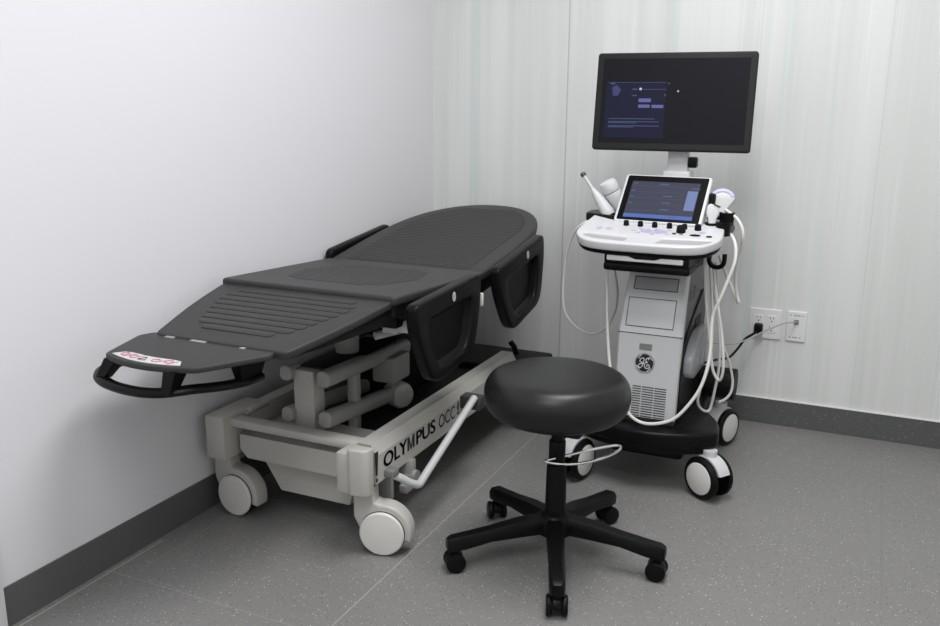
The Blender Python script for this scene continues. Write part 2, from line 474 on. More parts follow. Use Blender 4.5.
# corner posts
mb = MB().box(.510, .552, -1.578, -1.49, .186, .300, .006)
mb.prism(round_poly([(.546, -1.588), (.607, -1.580), (.607, -1.542), (.546, -1.542)], [.02, .026, .006, .006], 7), .186, .316, .006)
pr = part('corner_post', mb, CREAM, couch, angle=30)
mE = frame((.6062, -1.533, .212), (0, 1, 0), (0, 0, 1))
part('warning_mark', MB().prism([(0, .018), (.008, .018), (.013, .085), (-.005, .085)], 0, .0008, 0, mE).prism([(0, 0), (.009, 0), (.009, .010), (0, .010)], 0, .0008, 0, mE), INK, pr, 'black exclamation mark')
mb = MB().box(.040, .110, -1.545, -1.36, .185, .318, .008)
part('corner_post', mb, CREAM, couch)
part('front_crossbar', MB().box(.08, .56, -1.515, -1.465, .280, .306, .009), CREAM, couch)
part('top_cover', MB().box(.045, .13, -1.46, -1.36, .300, .308, .002), GREYP, couch, 'grey flat cap beside the wall post')
part('base_cover', MB().loft([[(.125, y, .255), (.525, y, .255), (.525, y, .185), (.15, y, .185), (.125, y, .21)] for y in (-1.495, -1.30)]), CREAM, couch)
part('base_cover', MB().loft([[(.17, y, .185), (.50, y, .185), (.47, y, .085), (.235, y, .085)] for y in (-1.455, -.54)]), CREAM, couch)
part('base_tray', MB().box(.09, .545, -1.46, -.42, .215, .232, .004), MATBLK, couch)
part('rear_cover', MB().box(.05, .66, -.53, -.27, .115, .255, .012), MATBLK, couch)
part('brake_lever', MB().tube([(.535, -.345, .25), (.530, -.36, .285), (.515, -.365, .305)], .011, 8), BLACK, couch)
# casters
def couch_caster(px, py, az, top):
    """wheel plane stands vertical; the disc faces azimuth az"""
    n = Vector((math.cos(az), math.sin(az), 0)); s = Vector((-n.y, n.x, 0))      # s = to the right seen from the front
    R = .0635
    m = frame((px, py, 0), s, (0, 0, 1))     # Z = n direction
    c = Vector((.048, R+.001))
    arc = [(c.x+.079*math.cos(a), c.y+.079*math.sin(a)) for a in [math.radians(t) for t in range(-18, 118, 8)]]
    outl = arc + [(-.030, .125), (-.030, top), ] 
    outl = [(.030, top)] + [(.030, c.y+.079*.985)]+[p for p in arc if p[0] > .032][::-1]
    prof = [(-.033, top), (.026, top), (.028, .150)] + [(c.x+.080*math.cos(math.radians(t)), c.y+.081*math.sin(math.radians(t))) for t in range(96, -20, -8)] \
        + [(c.x+.05, c.y-.02), (c.x-.04, c.y-.03), (c.x-.060, c.y-.005), (-.033, .105)]
    hood = MB().prism(prof, -.030, .022, .008, m, res=3)
    o = part('caster', hood, CREAM, couch)
    wm = m @ Matrix.Translation((c.x, c.y, 0))
    w = MB().lathe([(0, -.026), (R-.012, -.026), (R, -.018), (R, .022), (R-.006, .028), (0, .028)], 36, wm)
    part('wheel', w, BLACK, o, 'dark rubber wheel')
    d = MB().lathe([(0, .024), (.0615, .024), (.0625, .029), (.059, .033), (.03, .0365), (0, .037)], 40, wm)
    part('hub_cap', d, HUBW, o, 'white round hub cap')
couch_caster(.566, -1.515, math.radians(-76), .192)
couch_caster(.060, -1.479, math.radians(-94), .19)
couch_caster(.575, -.40, math.radians(-60), .17)
couch_caster(.065, -.40, math.radians(-60), .17)
# lifting parallelogram
part('lift_post', MB().box(.275, .345, -1.43, -1.375, .215, .455, .004), CREAM, couch)
part('lift_post', MB().box(.372, .402, -1.30, -1.27, .215, .43, .004), GREYP, couch)
part('lift_plate', MB().box(.28, .40, -1.40, -1.05, .455, .462, .003), MATBLK, couch)
def arm(x0, y0, z0, x1, y1, z1, w, h, cap=True):
    a, b = Vector((x0, y0, z0)), Vector((x1, y1, z1))
    part('lift_arm', MB().prism(rrect(-w, w, -h, h, w*.8, 5), 0, (b-a).length, .005, frame(a, (1, 0, 0), (b-a).cross(Vector((1, 0, 0))))), GREYP, couch)
arm(.392, -1.455, .446, .405, -.98, .428, .022, .024)
arm(.262, -1.45, .446, .262, -.98, .428, .020, .022)
arm(.392, -1.452, .326, .405, -1.02, .284, .022, .024)
arm(.262, -1.45, .322, .262, -1.02, .284, .020, .022)
part('lift_drum', MB().cyl((.37, -1.03, .283), (.432, -1.06, .283), .043, 32, .014), CREAM, couch)
part('lift_motor', MB().box(.36, .44, -1.14, -1.03, .345, .43, .01), GREYP, couch)
part('lift_column', MB().cyl((.325, -1.22, .45), (.325, -1.22, .53), .036, 24, .004), GREYP, couch)
part('lift_housing', MB().box(.20, .36, -.98, -.65, .23, .62, .02), MATBLK, couch)
part('linkage', MB().loft([[(.42, -1.36, .545), (.53, -1.24, .585), (.53, -1.24, .605), (.38, -1.33, .565)], [(.40, -1.35, .55), (.51, -1.23, .59), (.51, -1.23, .61), (.36, -1.32, .57)]])
     .tube([(.50, -1.35, .560), (.57, -1.27, .575)], .012, 8), LGREY, couch, 'pale grey metal link under the seat')
part('linkage', MB().box(.575, .622, -1.365, -1.315, .583, .618, .004).box(.53, .58, -1.36, -1.33, .575, .602, .004), WHITE, couch, 'white plastic block under the seat')
# pedal bar along the right side
pb = part('pedal_bar', MB().tube([(.606, -1.478, .222), (.635, -1.445, .195), (.658, -1.400, .162), (.660, -1.345, .176), (.660, -1.02, .300)], .0115, 12, smooth=1), LGREY, couch, 'pale bent metal foot bar')
part('pedal_mount', MB().box(.606, .636, -1.492, -1.458, .212, .232, .003), MIDG, pb)
part('pedal_mount', MB().box(.606, .674, -1.012, -.965, .255, .296, .003), DGREY, pb)
mb = MB().box(.56, .60, -1.44, -1.425, .12, .21, .004).box(.58, .62, -1.36, -1.33, .13, .21, .006).box(.60, .625, -1.40, -1.33, .125, .15, .004)
mb.cyl((.60, -1.345, .16), (.63, -1.345, .16), .018)
part('pedal_bracket', mb, GREYP, couch)

# ------------------------------------------------------------------ stool
SX, SY = 1.044, -1.338
stool = thing('rolling_stool', 'round black padded stool on five castors in front of the couch', 'stool', (SX, SY, 0))
R = .190
mS_ = Matrix.Translation((SX, SY, 0))
prof = [(0, .398), (.135, .398), (.158, .402), (.175, .412), (.186, .432), (R, .455), (.188, .476), (.180, .493), (.168, .505), (.150, .511), (.12, .514), (.06, .516), (0, .5165)]
pp = []
P2 = [Vector((a, b+.011, 0)) for a, b in prof]
P2 = catmull(P2, False)
seat = part('seat', MB().lathe([(v.x, v.y) for v in P2], 64, mS_ @ Matrix.Translation((-.005, -.001, 0))), VINYL, stool, angle=60)
part('seat_plate', MB().box(SX-.085, SX+.085, SY-.085, SY+.085, .382, .410, .006), MATBLK, stool)
part('gas_lift', MB().cyl((SX, SY, .13), (SX, SY, .385), .0165, 24), BLACK, stool)
part('column_cover', MB().lathe([(.031, .10), (.0285, .12), (.0265, .265), (.024, .272), (.015, .274)], 28, mS_), BLACK, stool)
ring = [(1.030, -1.388), (1.069, -1.387), (1.115, -1.361), (1.153, -1.31), (1.177, -1.254), (1.182, -1.212), (1.17, -1.198), (1.148, -1.217), (1.101, -1.275), (1.064, -1.331), (1.032, -1.376)]
part('height_lever', MB().tube([(x, y, .295) for x, y in ring], .0038, 8, closed=True, smooth=1), CHROME, stool, 'chrome wire height lever')
part('lever_hub', MB().cyl((SX, SY, .27), (SX, SY, .34), .022, 24, .003), BLACK, stool)
part('base_hub', MB().lathe([(.03, .072), (.046, .078), (.048, .118), (.038, .135), (.026, .14)], 32, mS_), BLACK, stool)
for k in range(5):
    a = math.radians(-69.3+72*k); d = Vector((math.cos(a), math.sin(a), 0)); s = Vector((-d.y, d.x, 0)); o = Vector((SX, SY, 0))
    sec = []
    for r, w, zb, zt in ((.03, .024, .085, .130), (.10, .023, .083, .124), (.18, .020, .078, .110), (.25, .020, .064, .100), (.285, .019, .060, .096), (.297, .015, .061, .090)):
        c = o+d*r
        sec.append([c-s*w+Vector((0, 0, zb)), c+s*w+Vector((0, 0, zb)), c+s*w+Vector((0, 0, zt-.010)), c+s*(w-.007)+Vector((0, 0, zt)), c-s*(w-.007)+Vector((0, 0, zt)), c-s*w+Vector((0, 0, zt-.010))])
    part('leg', MB().loft(sec), BLACK, stool)
    c = o+d*.282
    ca = a + (math.radians(90) if k in (0, 1, 4) else math.radians(70))
    if k == 0: ca = math.radians(20)
    ax = Vector((math.cos(ca), math.sin(ca), 0)); fwd = Vector((-ax.y, ax.x, 0))
    cc = c + fwd*.006
    cs = part('caster', MB().cyl((c.x, c.y, .05), (c.x, c.y, .075), .010, 14)
              .prism([(.024*math.cos(t), .024*math.sin(t)) for t in [math.radians(q) for q in range(-10, 191, 10)]], -.011, .011, .002,
                     frame((cc.x, cc.y, .0285), fwd, (0, 0, 1))), BLACK, stool)
    for q in (-1, 1):
        p0 = cc+ax*(q*.0115)+Vector((0, 0, .0265)); p1 = cc+ax*(q*.0265)+Vector((0, 0, .0265))
        part('wheel', MB().cyl(p0, p1, .0265, 24, .005), BLACK, cs)

# ------------------------------------------------------------------ ultrasound machine
us_ = thing('ultrasound_machine', 'white and grey ultrasound cart with large dark monitor, by the back wall', 'ultrasound machine', (1.135, -.58, 0))
UX = 1.135
# platform
pf = [(-.13, .27), (.13, .27), (.15, .06), (.225, -.07), (.236, -.165), (.222, -.185), (.14, -.235), (0, -.265), (-.14, -.235), (-.222, -.185), (-.236, -.165), (-.225, -.07), (-.15, .06)]
mp = Matrix.Translation((UX, -.58, 0))
part('base_platform', MB().prism(round_poly(pf, [.03, .03, .05, .05, .03, .03, .08, .12, .08, .03, .03, .05, .05]), .155, .208, .012, mp, res=3)
     .prism([(x*.96, y*.97) for x, y in round_poly(pf, .03)], .138, .16, .004, mp)
     .box(UX-.12, UX+.13, -.74, -.40, .085, .15, .02), BLACK, us_)
part('rear_bumper', MB().tube([(.935, -.30, .232), (1.355, -.30, .232)], .056, 24, ry=.056), MATBLK, us_)
# cabinet: dark core + pale front shell
def sect(z, yf, yb, hw): return [(UX-hw, yf, z), (UX+hw, yf, z), (UX+hw, yb, z), (UX-hw, yb, z)]
part('cabinet', MB().loft([sect(.20, -.735, -.34, .096), sect(.495, -.71, -.34, .098), sect(.70, -.622, -.34, .094)]), DGREY, us_, 'dark grey cabinet sides', angle=20)
L_ = [(.226, -.762, .0985), (.36, -.750, .100), (.493, -.732, .102), (.60, -.690, .098), (.692, -.642, .0945)]
def shell(z, yf, hw, t=.03):
    b = .006
    return [(UX-hw, yf+b, z), (UX-hw+b, yf, z), (UX+hw-b, yf, z), (UX+hw, yf+b, z), (UX+hw, yf+t, z), (UX-hw, yf+t, z)]
part('front_panel', MB().loft([shell(*q) for q in L_]), LGREY, us_, angle=12)
def fpt(x, z):
    """point + frame on the front panel"""
    for (z0, y0, _), (z1, y1, _) in zip(L_, L_[1:]):
        if z0 <= z <= z1:
            t = (z-z0)/(z1-z0); y = y0+(y1-y0)*t
            return frame((x, y, z), (1, 0, 0), (0, y1-y0, z1-z0))
# seam, drive slot, door: thin dark reveals
def outline_strip(mb, m, w, h, t, d=.0012):
    mb.prism([[(-w/2, -h/2), (w/2, -h/2), (w/2, h/2), (-w/2, h/2)], [(-w/2+t, -h/2+t), (w/2-t, -h/2+t), (w/2-t, h/2-t), (-w/2+t, h/2-t)]], -.001, d, 0, m)
ms = fpt(1.133, .643)
o = part('drive_slot', MB().prism(rrect(-.068, .068, -.020, .020, .003, 2), -.004, .0015, .001, ms), RECESS, us_, 'grey disc drive slot')
mb = MB(); outline_strip(mb, ms, .140, .044, .0022, .0022)
part('drive_slot_edge', mb, DGREY, o)
md = fpt(1.130, .556)
o = part('front_door', MB().prism(rrect(-.074, .074, -.045, .045, .003, 2), -.004, .002, .001, md), LGREY, us_)
mb = MB(); outline_strip(mb, md, .152, .094, .0018, .0018)
part('door_edge', mb, DGREY, o)
part('panel_seam', MB().box(UX-.1025, UX+.1025, -.7335, -.728, .4915, .4935), DGREY, us_)
mk = fpt(1.126, .452)
part('maker_plate', MB().prism(rrect(-.020, .020, -.010, .010, .001, 2), -.001, .0012, 0, mk), MIDG, us_, 'small grey plate above the round badge')
# round badge with the script monogram
mg = fpt(1.127, .402) @ Matrix.Translation((0, 0, .0005))
rr = .031
bd = part('badge', MB().lathe([(0, 0), (rr, 0), (rr, .002), (rr-.001, .003), (0, .003)], 40, mg), INK, us_, 'round black badge')
mb = MB()
def stroke(pts, r, sm=2):
    P = [mg @ Vector((x*rr, y*rr, .0032)) for x, y in pts]
    mb.tube(P, r*rr, 6, smooth=sm)
mb.tube([mg @ Vector((rr*.95*math.cos(2*PI*k/40), rr*.95*math.sin(2*PI*k/40), .0030)) for k in range(40)], .0009, 5, closed=True)
for q in range(4):       # four curls along the rim
    a0 = math.radians(90*q+20)
    stroke([(.90*math.cos(a0), .90*math.sin(a0)), (.84*math.cos(a0+.25), .84*math.sin(a0+.25)), (.78*math.cos(a0+.5), .78*math.sin(a0+.5)), (.80*math.cos(a0+.66), .80*math.sin(a0+.66))], .045, 1)
stroke([(-.10, .10), (-.28, .02), (-.46, .12), (-.42, .36), (-.22, .50), (-.06, .38), (-.10, .10), (-.16, -.20), (-.28, -.46), (-.50, -.50), (-.60, -.32), (-.48, -.14), (-.26, -.12), (-.02, -.06)], .052)
stroke([(.36, .34), (.44, .48), (.28, .52), (.14, .38), (.16, .18), (.32, .08), (.12, .04), (.02, -.16), (.06, -.44), (.30, -.56), (.50, -.42), (.50, -.20), (.32, -.14), (.24, -.26), (.32, -.36)], .052)
part('monogram', mb, WHITE, bd, 'white curled monogram')
# vent grille
mb = MB()
for c in range(3):
    for k in range(13):
        m = fpt(1.104+c*.040+(.0 if c else .004), .325-k*.0079)
        w = .019 if c else .014
        mb.prism(rrect(-w, w, -.0016, .0016, .0014, 2), -.0006, .0009, 0, m)
part('vent_grille', mb, DGREY, us_, 'dark horizontal vent slots')
part('panel_foot', MB().box(UX-.095, UX+.095, -.752, -.735, .200, .230), DGREY, us_)
# side cover with diagonal top edge, side lettering
msd = frame((UX+.0975, -.735, .21), (0, 1, 0), (0, 0, 1))
sd = part('side_cover', MB().prism([(.01, 0), (.39, 0), (.39, .37), (.33, .375), (.10, .285), (.035, .255), (.012, .16)], 0, .006, .002, msd), BLACK, us_, 'black lower side cover')
part('side_vent', MB().prism(rrect(.20, .30, .20, .30, .01), .006, .008, 0, msd), MATBLK, sd)
ml = frame((UX+.0975, -.600, .585), (0, 1, 0), (0, 0, 1))
part('side_lettering', MB().text('E10', ml, .038, .085, -.004), MIDG, us_, 'faint grey model lettering')
# frosted holder on the side
mh = frame((UX+.104, -.735, 0), (0, 1, 0), (0, 0, 1))
hp = round_poly([(.028, .362), (.030, .415), (.085, .462), (.15, .485), (.27, .485), (.27, .345), (.17, .345), (.07, .345)], .02)
part('side_pocket', MB().prism(hp, 0, .032, .008, mh), CLEARG, us_, 'frosted pale plastic pocket on the side')
# lift arm and handle to the console
part('console_column', MB().box(UX-.075, UX+.075, -.60, -.36, .68, .78, .02), BLACK, us_)
part('keyboard_tray', MB().box(1.004, 1.262, -.832, -.60, .728, .762, .006).box(1.0, 1.264, -.826, -.56, .704, .730, .008), BLACK, us_)
part('tray_handle', MB().prism(round_poly([(-.115, -.006), (.115, -.006), (.115, .010), (.05, .010), (.03, .002), (-.03, .002), (-.05, .010), (-.115, .010)], .004), 0, .012, .003, frame((1.130, -.831, .745), (1, 0, 0), (0, 0, 1))), WHITE, us_, 'white tray handle')
# console
mc = frame((1.120, -.862, .796), (1, 0, 0), (0, .98, .196))
def con_outline(gx, gy):
    return round_poly([(-.17-gx, 0-gy), (.165+gx, 0-gy), (.218+gx, .075), (.218+gx, .14), (.20+gx, .275), (-.215-gx, .275), (-.226-gx, .14), (-.226-gx, .075)], [.10, .10, .06, .05, .03, .03, .05, .06], 8)
recL = round_poly([(-.195, .080), (-.055, .060), (-.055, .024), (-.15, .034), (-.192, .055)], .012)
recR = round_poly([(.050, .068), (.195, .078), (.192, .056), (.165, .034), (.035, .024)], .014)
con = part('console', MB().prism([con_outline(0, 0), recL, recR], -.028, 0, .006, mc, res=3), WHITE, us_, 'white control console')
part('palm_recess', MB().prism([(x, y) for x, y in con_outline(-.012, -.012)], -.022, -.008, .001, mc), RECESS, con)
part('console_underside', MB().prism([(x, y+.002) for x, y in con_outline(-.005, -.005)], -.044, -.022, .008, mc), BLACK, us_)
def cp(x, u, w=0): return mc @ Vector((x, u, w))
def knob(x, u, r, h):
    part('knob', MB().lathe([(r*1.05, -.002), (r*1.05, h*.3), (r, h*.4), (r*.92, h*.92), (r*.8, h), (0, h)], 20, mc @ Matrix.Translation((x, u, 0))), BLACK, con)
for i, x in enumerate((-.086, -.041, .004, .050, .096)): knob(x, .168-.0005*i, .0085, .015)
knob(.137, .164, .010, .017)
knob(.092, .134, .0135, .020)
def button(x, u, rx, ry, m=BLACK, h=.002, nm='button'):
    part(nm, MB().prism([(rx*math.cos(2*PI*k/20), ry*math.sin(2*PI*k/20)) for k in range(20)], -.001, h, 0, mc @ Matrix.Translation((x, u, 0))), m, con)
button(.076, .113, .006, .0045); button(.097, .112, .006, .0045, MIDG); button(.139, .110, .016, .0075); button(.181, .106, .009, .0065)
button(.012, .124, .042, .018, LAVP, .0015, 'trackpad_ring'); button(.008, .126, .009, .009, WHITE, .006, 'trackball')
def key(x, u, w): part('key', MB().prism(rrect(-w, w, -.003, .003, .002, 2), -.001, .0012, 0, mc @ Matrix.Translation((x, u, 0))), LAVP, con)
for k in range(8): key(.012+.062*math.cos(2*PI*k/8), .122+.026*math.sin(2*PI*k/8), .007)
for k in range(4): key(-.16+.03*(k % 2), .118+.014*(k//2), .009)
for k in range(2): key(.155, .132+.012*k, .009)
# touch screen
R_t = Matrix.Translation((1.125, -.613, .907)) @ Matrix.Rotation(math.radians(-3), 4, 'Z') @ Matrix.Rotation(math.radians(-41.5+90), 4, 'X')   # local X wide, Y up, Z toward viewer
ts = part('touch_screen', MB().prism(rrect(-.140, .140, -.094, .094, .010), -.028, 0, .005, R_t, res=3), WHITE, us_, 'white framed tilted touch screen')
part('screen_glass', MB().prism(rrect(-.131, .131, -.086, .088, .005), -.002, .0008, 0, R_t), GLASSBLK, ts)
D1 = display_mat('touch_blue_grey', (.060, .064, .100), 1.0); D2 = display_mat('touch_bar_blue', (.10, .17, .50), 1.0); D3 = display_mat('touch_line', (.085, .092, .15), 1.0); D4 = display_mat('touch_side_blue', (.19, .25, .46), 1.0); D5 = display_mat('touch_text', (.11, .13, .24), 1.0)
mb = MB().prism(rrect(-.112, .108, -.076, .066, .001, 1), .0006, .0012, 0, R_t, 0)
mb.prism(rrect(-.112, .108, -.076, -.062, .001, 1), .0012, .0015, 0, R_t, 1)
mb.prism(rrect(.074, .106, -.040, .035, .001, 1), .0012, .0015, 0, R_t, 3)
for k in range(5): mb.prism(rrect(-.108, .068, .048-k*.024, .0495-k*.024, .0004, 1), .0012, .0014, 0, R_t, 2)
for k, (a, v) in enumerate(((-.104, .058), (-.106, .03), (-.106, .006), (-.106, -.018), (.0, .012), (.0, -.014), (.0, -.04), (.03, -.066), (-.02, .058), (.082, .046))):
    mb.prism(rrect(a, a+(.028 if a > -.05 else .010), v-.0035, v+.0005, .0004, 1), .0013, .0016, 0, R_t, 4)
part('display', mb, [D1, D2, D3, D4, D5], ts, 'lit blue-grey display')
part('screen_support', MB().box(1.06, 1.19, -.60, -.50, .80, .885, .015), BLACK, us_)
# monitor arm + monitor
part('monitor_arm', MB().box(1.092, 1.160, -.42, -.385, .955, 1.10, .005).box(1.082, 1.172, -.44, -.36, .80, .985, .008), WHITE, us_, 'pale monitor arm')
part('arm_joint', MB().box(1.160, 1.190, -.425, -.395, .995, 1.031, .006), BLACK, us_)
R_m = Matrix.Translation((1.101, -.44, 1.208)) @ Matrix.Rotation(math.radians(3), 4, 'Z') @ Matrix.Rotation(math.radians(90-9), 4, 'X')
mw, mh_ = .2575, .1595
mo = part('monitor', MB().prism(rrect(-mw, mw, -mh_, mh_, .010), -.020, .004, .004, R_m, res=3).prism(rrect(-.16, .16, -.11, .11, .03), -.05, -.018, .012, R_m), BEZEL, us_, 'large dark flat monitor')
part('screen_glass', MB().prism(rrect(-mw+.021, mw-.021, -mh_+.030, mh_-.020, .002), .002, .0045, 0, R_m), GLASSBLK, mo)
E0 = display_mat('monitor_black', (.0075, .008, .0105), 1.0); E1 = display_mat('monitor_navy', (.011, .0135, .034), 1.0); E2 = display_mat('monitor_text', (.075, .085, .19), 1.0); E3 = display_mat('monitor_button', (.14, .13, .36), 1.0); E4 = display_mat('monitor_bright', (.6, .6, .75), 1.0)
def q(x0, x1, y0, y1, mi, z=.0052): 
    mb.prism(rrect(x0, x1, y0, y1, .0004, 1), z-.0004, z, 0, R_m, mi)
mb = MB()
X0, X1, Y0, Y1 = -mw+.021, mw-.021, -mh_+.024, mh_-.021
def sx_(t): return X0+(X1-X0)*(t+.012)
def sy_(t): return Y1+(Y0-Y1)*(t+.008)
q(X0, X1, Y0, Y1, 0, .0048)
def scr(px0, px1, py0, py1, mi):     # fractions of the display
    q(sx_(px0), sx_(px1), sy_(py1), sy_(py0), mi)
scr(.02, .44, .27, .93, 1)
q_ = q
def q2(*a): q_(*a, z=.0056)
def scr2(px0, px1, py0, py1, mi): q2(sx_(px0), sx_(px1), sy_(py1), sy_(py0), mi)
scr2(.03, .44, .268, .273, 2)
scr2(.05, .08, .275, .295, 2)
for y0, e in ((.70, .375), (.735, .405), (.75, .25), (.785, .41), (.80, .23)): scr2(.05, e, y0, y0+.009, 2)
scr2(.205, .24, .345, .36, 2); scr2(.27, .44, .350, .356, 2); scr2(.205, .24, .42, .433, 2)
scr2(.255, .27, .335, .362, 4); scr2(.452, .462, .275, .295, 2); scr2(.43, .44, .41, .435, 2)
scr2(.255, .34, .462, .505, 3); scr2(.255, .335, .535, .572, 3); scr2(.348, .43, .537, .574, 3)
scr2(.518, .528, .365, .385, 4)
mb.prism([(sx_(.06), sy_(.33)), (sx_(.095), sy_(.30)), (sx_(.125), sy_(.36)), (sx_(.105), sy_(.43)), (sx_(.07), sy_(.43))], .0052, .0056, 0, R_m, 5)
E5 = display_mat('monitor_icon', (.055, .06, .17), 1.0)
part('display', mb, [E0, E1, E2, E3, E4, E5], mo, 'dark display with navy dialog window')
# probe holders
part('probe_holder', MB().prism(round_poly([(.868, -.60), (.99, -.66), (1.0, -.50), (.90, -.46), (.862, -.52)], .02), .822, .850, .006), BLACK, us_)
mb = MB()
for x, y, z in ((1.288, -.635, .825), (1.325, -.60, .855), (1.297, -.56, .868), (1.325, -.655, .830)):
    mb.lathe([(.021, -.02), (.024, .02), (.018, .02), (.016, -.02)], 20, Matrix.Translation((x, y, z)))
mb.box(1.265, 1.345, -.66, -.54, .805, .835, .012).box(1.262, 1.285, -.60, -.52, .83, .93, .008)
part('probe_holder', mb, BLACK, us_)
part('cable_hook', MB().tube([(1.283, -.60, .745), (1.281, -.605, .722), (1.292, -.61, .706), (1.312, -.61, .703), (1.327, -.61, .715), (1.328, -.605, .745)], .0075, 8, smooth=2), BLACK, us_)
# casters
def us_caster(px, py, az, hood):
    n = Vector((math.cos(az), math.sin(az), 0)); s = Vector((-n.y, n.x, 0)); m = frame((px, py, .068), s, (0, 0, 1))
    R = .068
    hd = [(.071*math.cos(math.radians(t)), .071*math.sin(math.radians(t))) for t in range(20, 161, 10)]
    hi = [(.05*math.cos(math.radians(t)), .05*math.sin(math.radians(t))) for t in range(160, 19, -10)]
    o = part('caster', MB().prism(hd+hi, -.023, .023, .003, m).cyl((px, py, .125), (px, py, .155), .022, 18), WHITE, us_, 'white wheel guard')
    for sg in (-1, 1):
        w = MB().lathe([(0, .012), (.045, .012), (.045, .024), (R-.004, .024), (R, .028), (R, .036), (R-.008, .044), (0, .044)], 36, m @ Matrix.Scale(sg, 4, (0, 0, 1)))
        wo = part('wheel', w, BLACK, o, 'black castor wheel')
        part('hub_cap', MB().lathe([(0, .042), (.050, .042), (.051, .0445), (.045, .0475), (0, .049)], 36, m @ Matrix.Scale(sg, 4, (0, 0, 1))), HUBW, o, 'white hub cap')
us_caster(1.352, -.765, math.radians(-124), 1)
us_caster(1.308, -.285, math.radians(-22), 1)
us_caster(.925, -.800, math.radians(-14), 1)
us_caster(.935, -.285, math.radians(-30), 1)

# ------------------------------------------------------------------ probes and cables
def cable(pts, r, parent, nm='cable', m=CABLE):
    return part(nm, MB().tube(pts, r, 8, smooth=3), m, parent)
# endocavity probe, left
pr = thing('ultrasound_probe', 'slim wand probe with dark tip leaning left of the touch screen', 'ultrasound probe', (.955, -.61, .85))
a, b = Vector((.955, -.61, .845)), Vector((.853, -.60, .978))
def along(t): return a.lerp(b, t)
part('handle', MB().tube([along(t) for t in (0, .08, .25, .42, .55, .62)], [.020, .0215, .019, .015, .010, .0075], 18, smooth=1), LGREY, pr)
part('wand', MB().tube([along(.60), along(.8), along(.95)], .0058, 12), LGREY, pr)
part('tip', MB().tube([along(.93), along(.97), along(1.0), along(1.01)], [.0085, .0095, .008, .004], 14), DGREY, pr, 'dark rounded tip')
CL = [(0.885, -.60, .828), (0.879, -0.600, 0.821), (0.852, -0.600, 0.803), (0.819, -0.580, 0.761), (0.793, -0.560, 0.684), (0.783, -0.550, 0.587), (0.789, -0.550, 0.505), (0.816, -0.550, 0.458), (0.862, -0.540, 0.424), (0.906, -0.530, 0.424), (0.944, -0.520, 0.458), (0.966, -0.520, 0.517), (0.971, -0.530, 0.583), (0.958, -0.540, 0.670), (.965, -.54, .74)]
cable(CL, .0042, pr)
# white capped probe, left rear
pr = thing('ultrasound_probe', 'thick probe with round white cap behind the slim wand', 'ultrasound probe', (.985, -.56, .85))
a, b = Vector((.982, -.56, .850)), Vector((.936, -.59, .950))
part('handle', MB().tube([along(t) for t in (0, .1, .4, .62, .70)], [.022, .025, .026, .0285, .027], 24, smooth=1), LGREY, pr)
part('collar', MB().tube([along(.66), along(.72)], .0262, 24), DGREY, pr, 'thin dark collar')
part('cap', MB().tube([along(t) for t in (.72, .78, .95, 1.02, 1.05)], [.027, .0295, .0295, .026, .012], 28), WHITE, pr, 'bright white cap')
# convex probe, right
pr = thing('ultrasound_probe', 'fan shaped probe with lavender head at the right rear holder', 'ultrasound probe', (1.305, -.575, .86))
mx = frame((1.303, -.575, .885), (1, .12, -.02), (0, .35, 1))
fan = round_poly([(-.014, -.03), (.016, -.03), (.018, -.005), (.040, .028), (.034, .043), (.002, .052), (-.032, .042), (-.038, .026), (-.016, -.005)], .008)
part('body', MB().prism(fan, -.013, .013, .006, mx), LGREY, pr)
ah = [(.042*math.cos(math.radians(t)), .018+.042*math.sin(math.radians(t))) for t in range(25, 156, 10)]
ahi = [(.031*math.cos(math.radians(t)), .018+.031*math.sin(math.radians(t))) for t in range(155, 24, -10)]
ahi = [(x*.92, .018+(y-.018)*.92) for x, y in ahi]
part('head', MB().prism(ah+ahi, -.0145, .0145, .004, mx), LAV, pr, 'lavender curved head')
C1 = [(1.318, -.592, .882), (1.333, -0.600, 0.874), (1.357, -0.610, 0.858), (1.375, -0.620, 0.832), (1.380, -0.620, 0.802), (1.375, -0.600, 0.758), (1.364, -0.580, 0.706), (1.361, -0.560, 0.654), (1.367, -0.550, 0.608), (1.374, -0.550, 0.585), (1.366, -0.540, 0.588), (1.344, -0.530, 0.631), (1.317, -0.520, 0.683), (1.298, -0.520, 0.727)]
cable(C1, .0052, pr)
# linear probe, right front
pr = thing('ultrasound_probe', 'small white flat probe beside the right edge of the touch screen', 'ultrasound probe', (1.296, -.64, .84))
mx = frame((1.287, -.64, .860), (1, .25, 0), (0, .25, 1))
part('body', MB().prism(round_poly([(-.010, -.035), (.010, -.035), (.012, -.005), (.020, .012), (.014, .036), (-.008, .044), (-.017, .036), (-.019, .010), (-.012, -.005)], .006), -.010, .010, .005, mx), WHITE, pr)
part('lens', MB().prism(rrect(-.011, .010, .036, .041, .001, 2), .004, .0108, 0, mx @ Matrix.Rotation(-.35, 4, 'Z')), DGREY, pr, 'dark lens strip')
C2 = [(1.303, -.615, .822), (1.319, -0.620, 0.819), (1.348, -0.650, 0.813), (1.368, -0.680, 0.784), (1.372, -0.700, 0.739), (1.358, -0.710, 0.684), (1.338, -0.720, 0.619), (1.323, -0.720, 0.574), (1.323, -0.730, 0.519), (1.326, -0.740, 0.468), (1.322, -0.760, 0.405), (1.304, -0.780, 0.341), (1.261, -0.800, 0.273), (1.222, -0.810, 0.242), (1.168, -0.820, 0.229), (1.127, -0.820, 0.235), (1.094, -0.820, 0.263), (1.054, -0.800, 0.311), (1.020, -0.760, 0.375), (0.995, -0.720, 0.489), (0.980, -0.690, 0.597), (0.970, -0.670, 0.695), (.972, -.66, .77)]
cable(C2, .0052, pr)
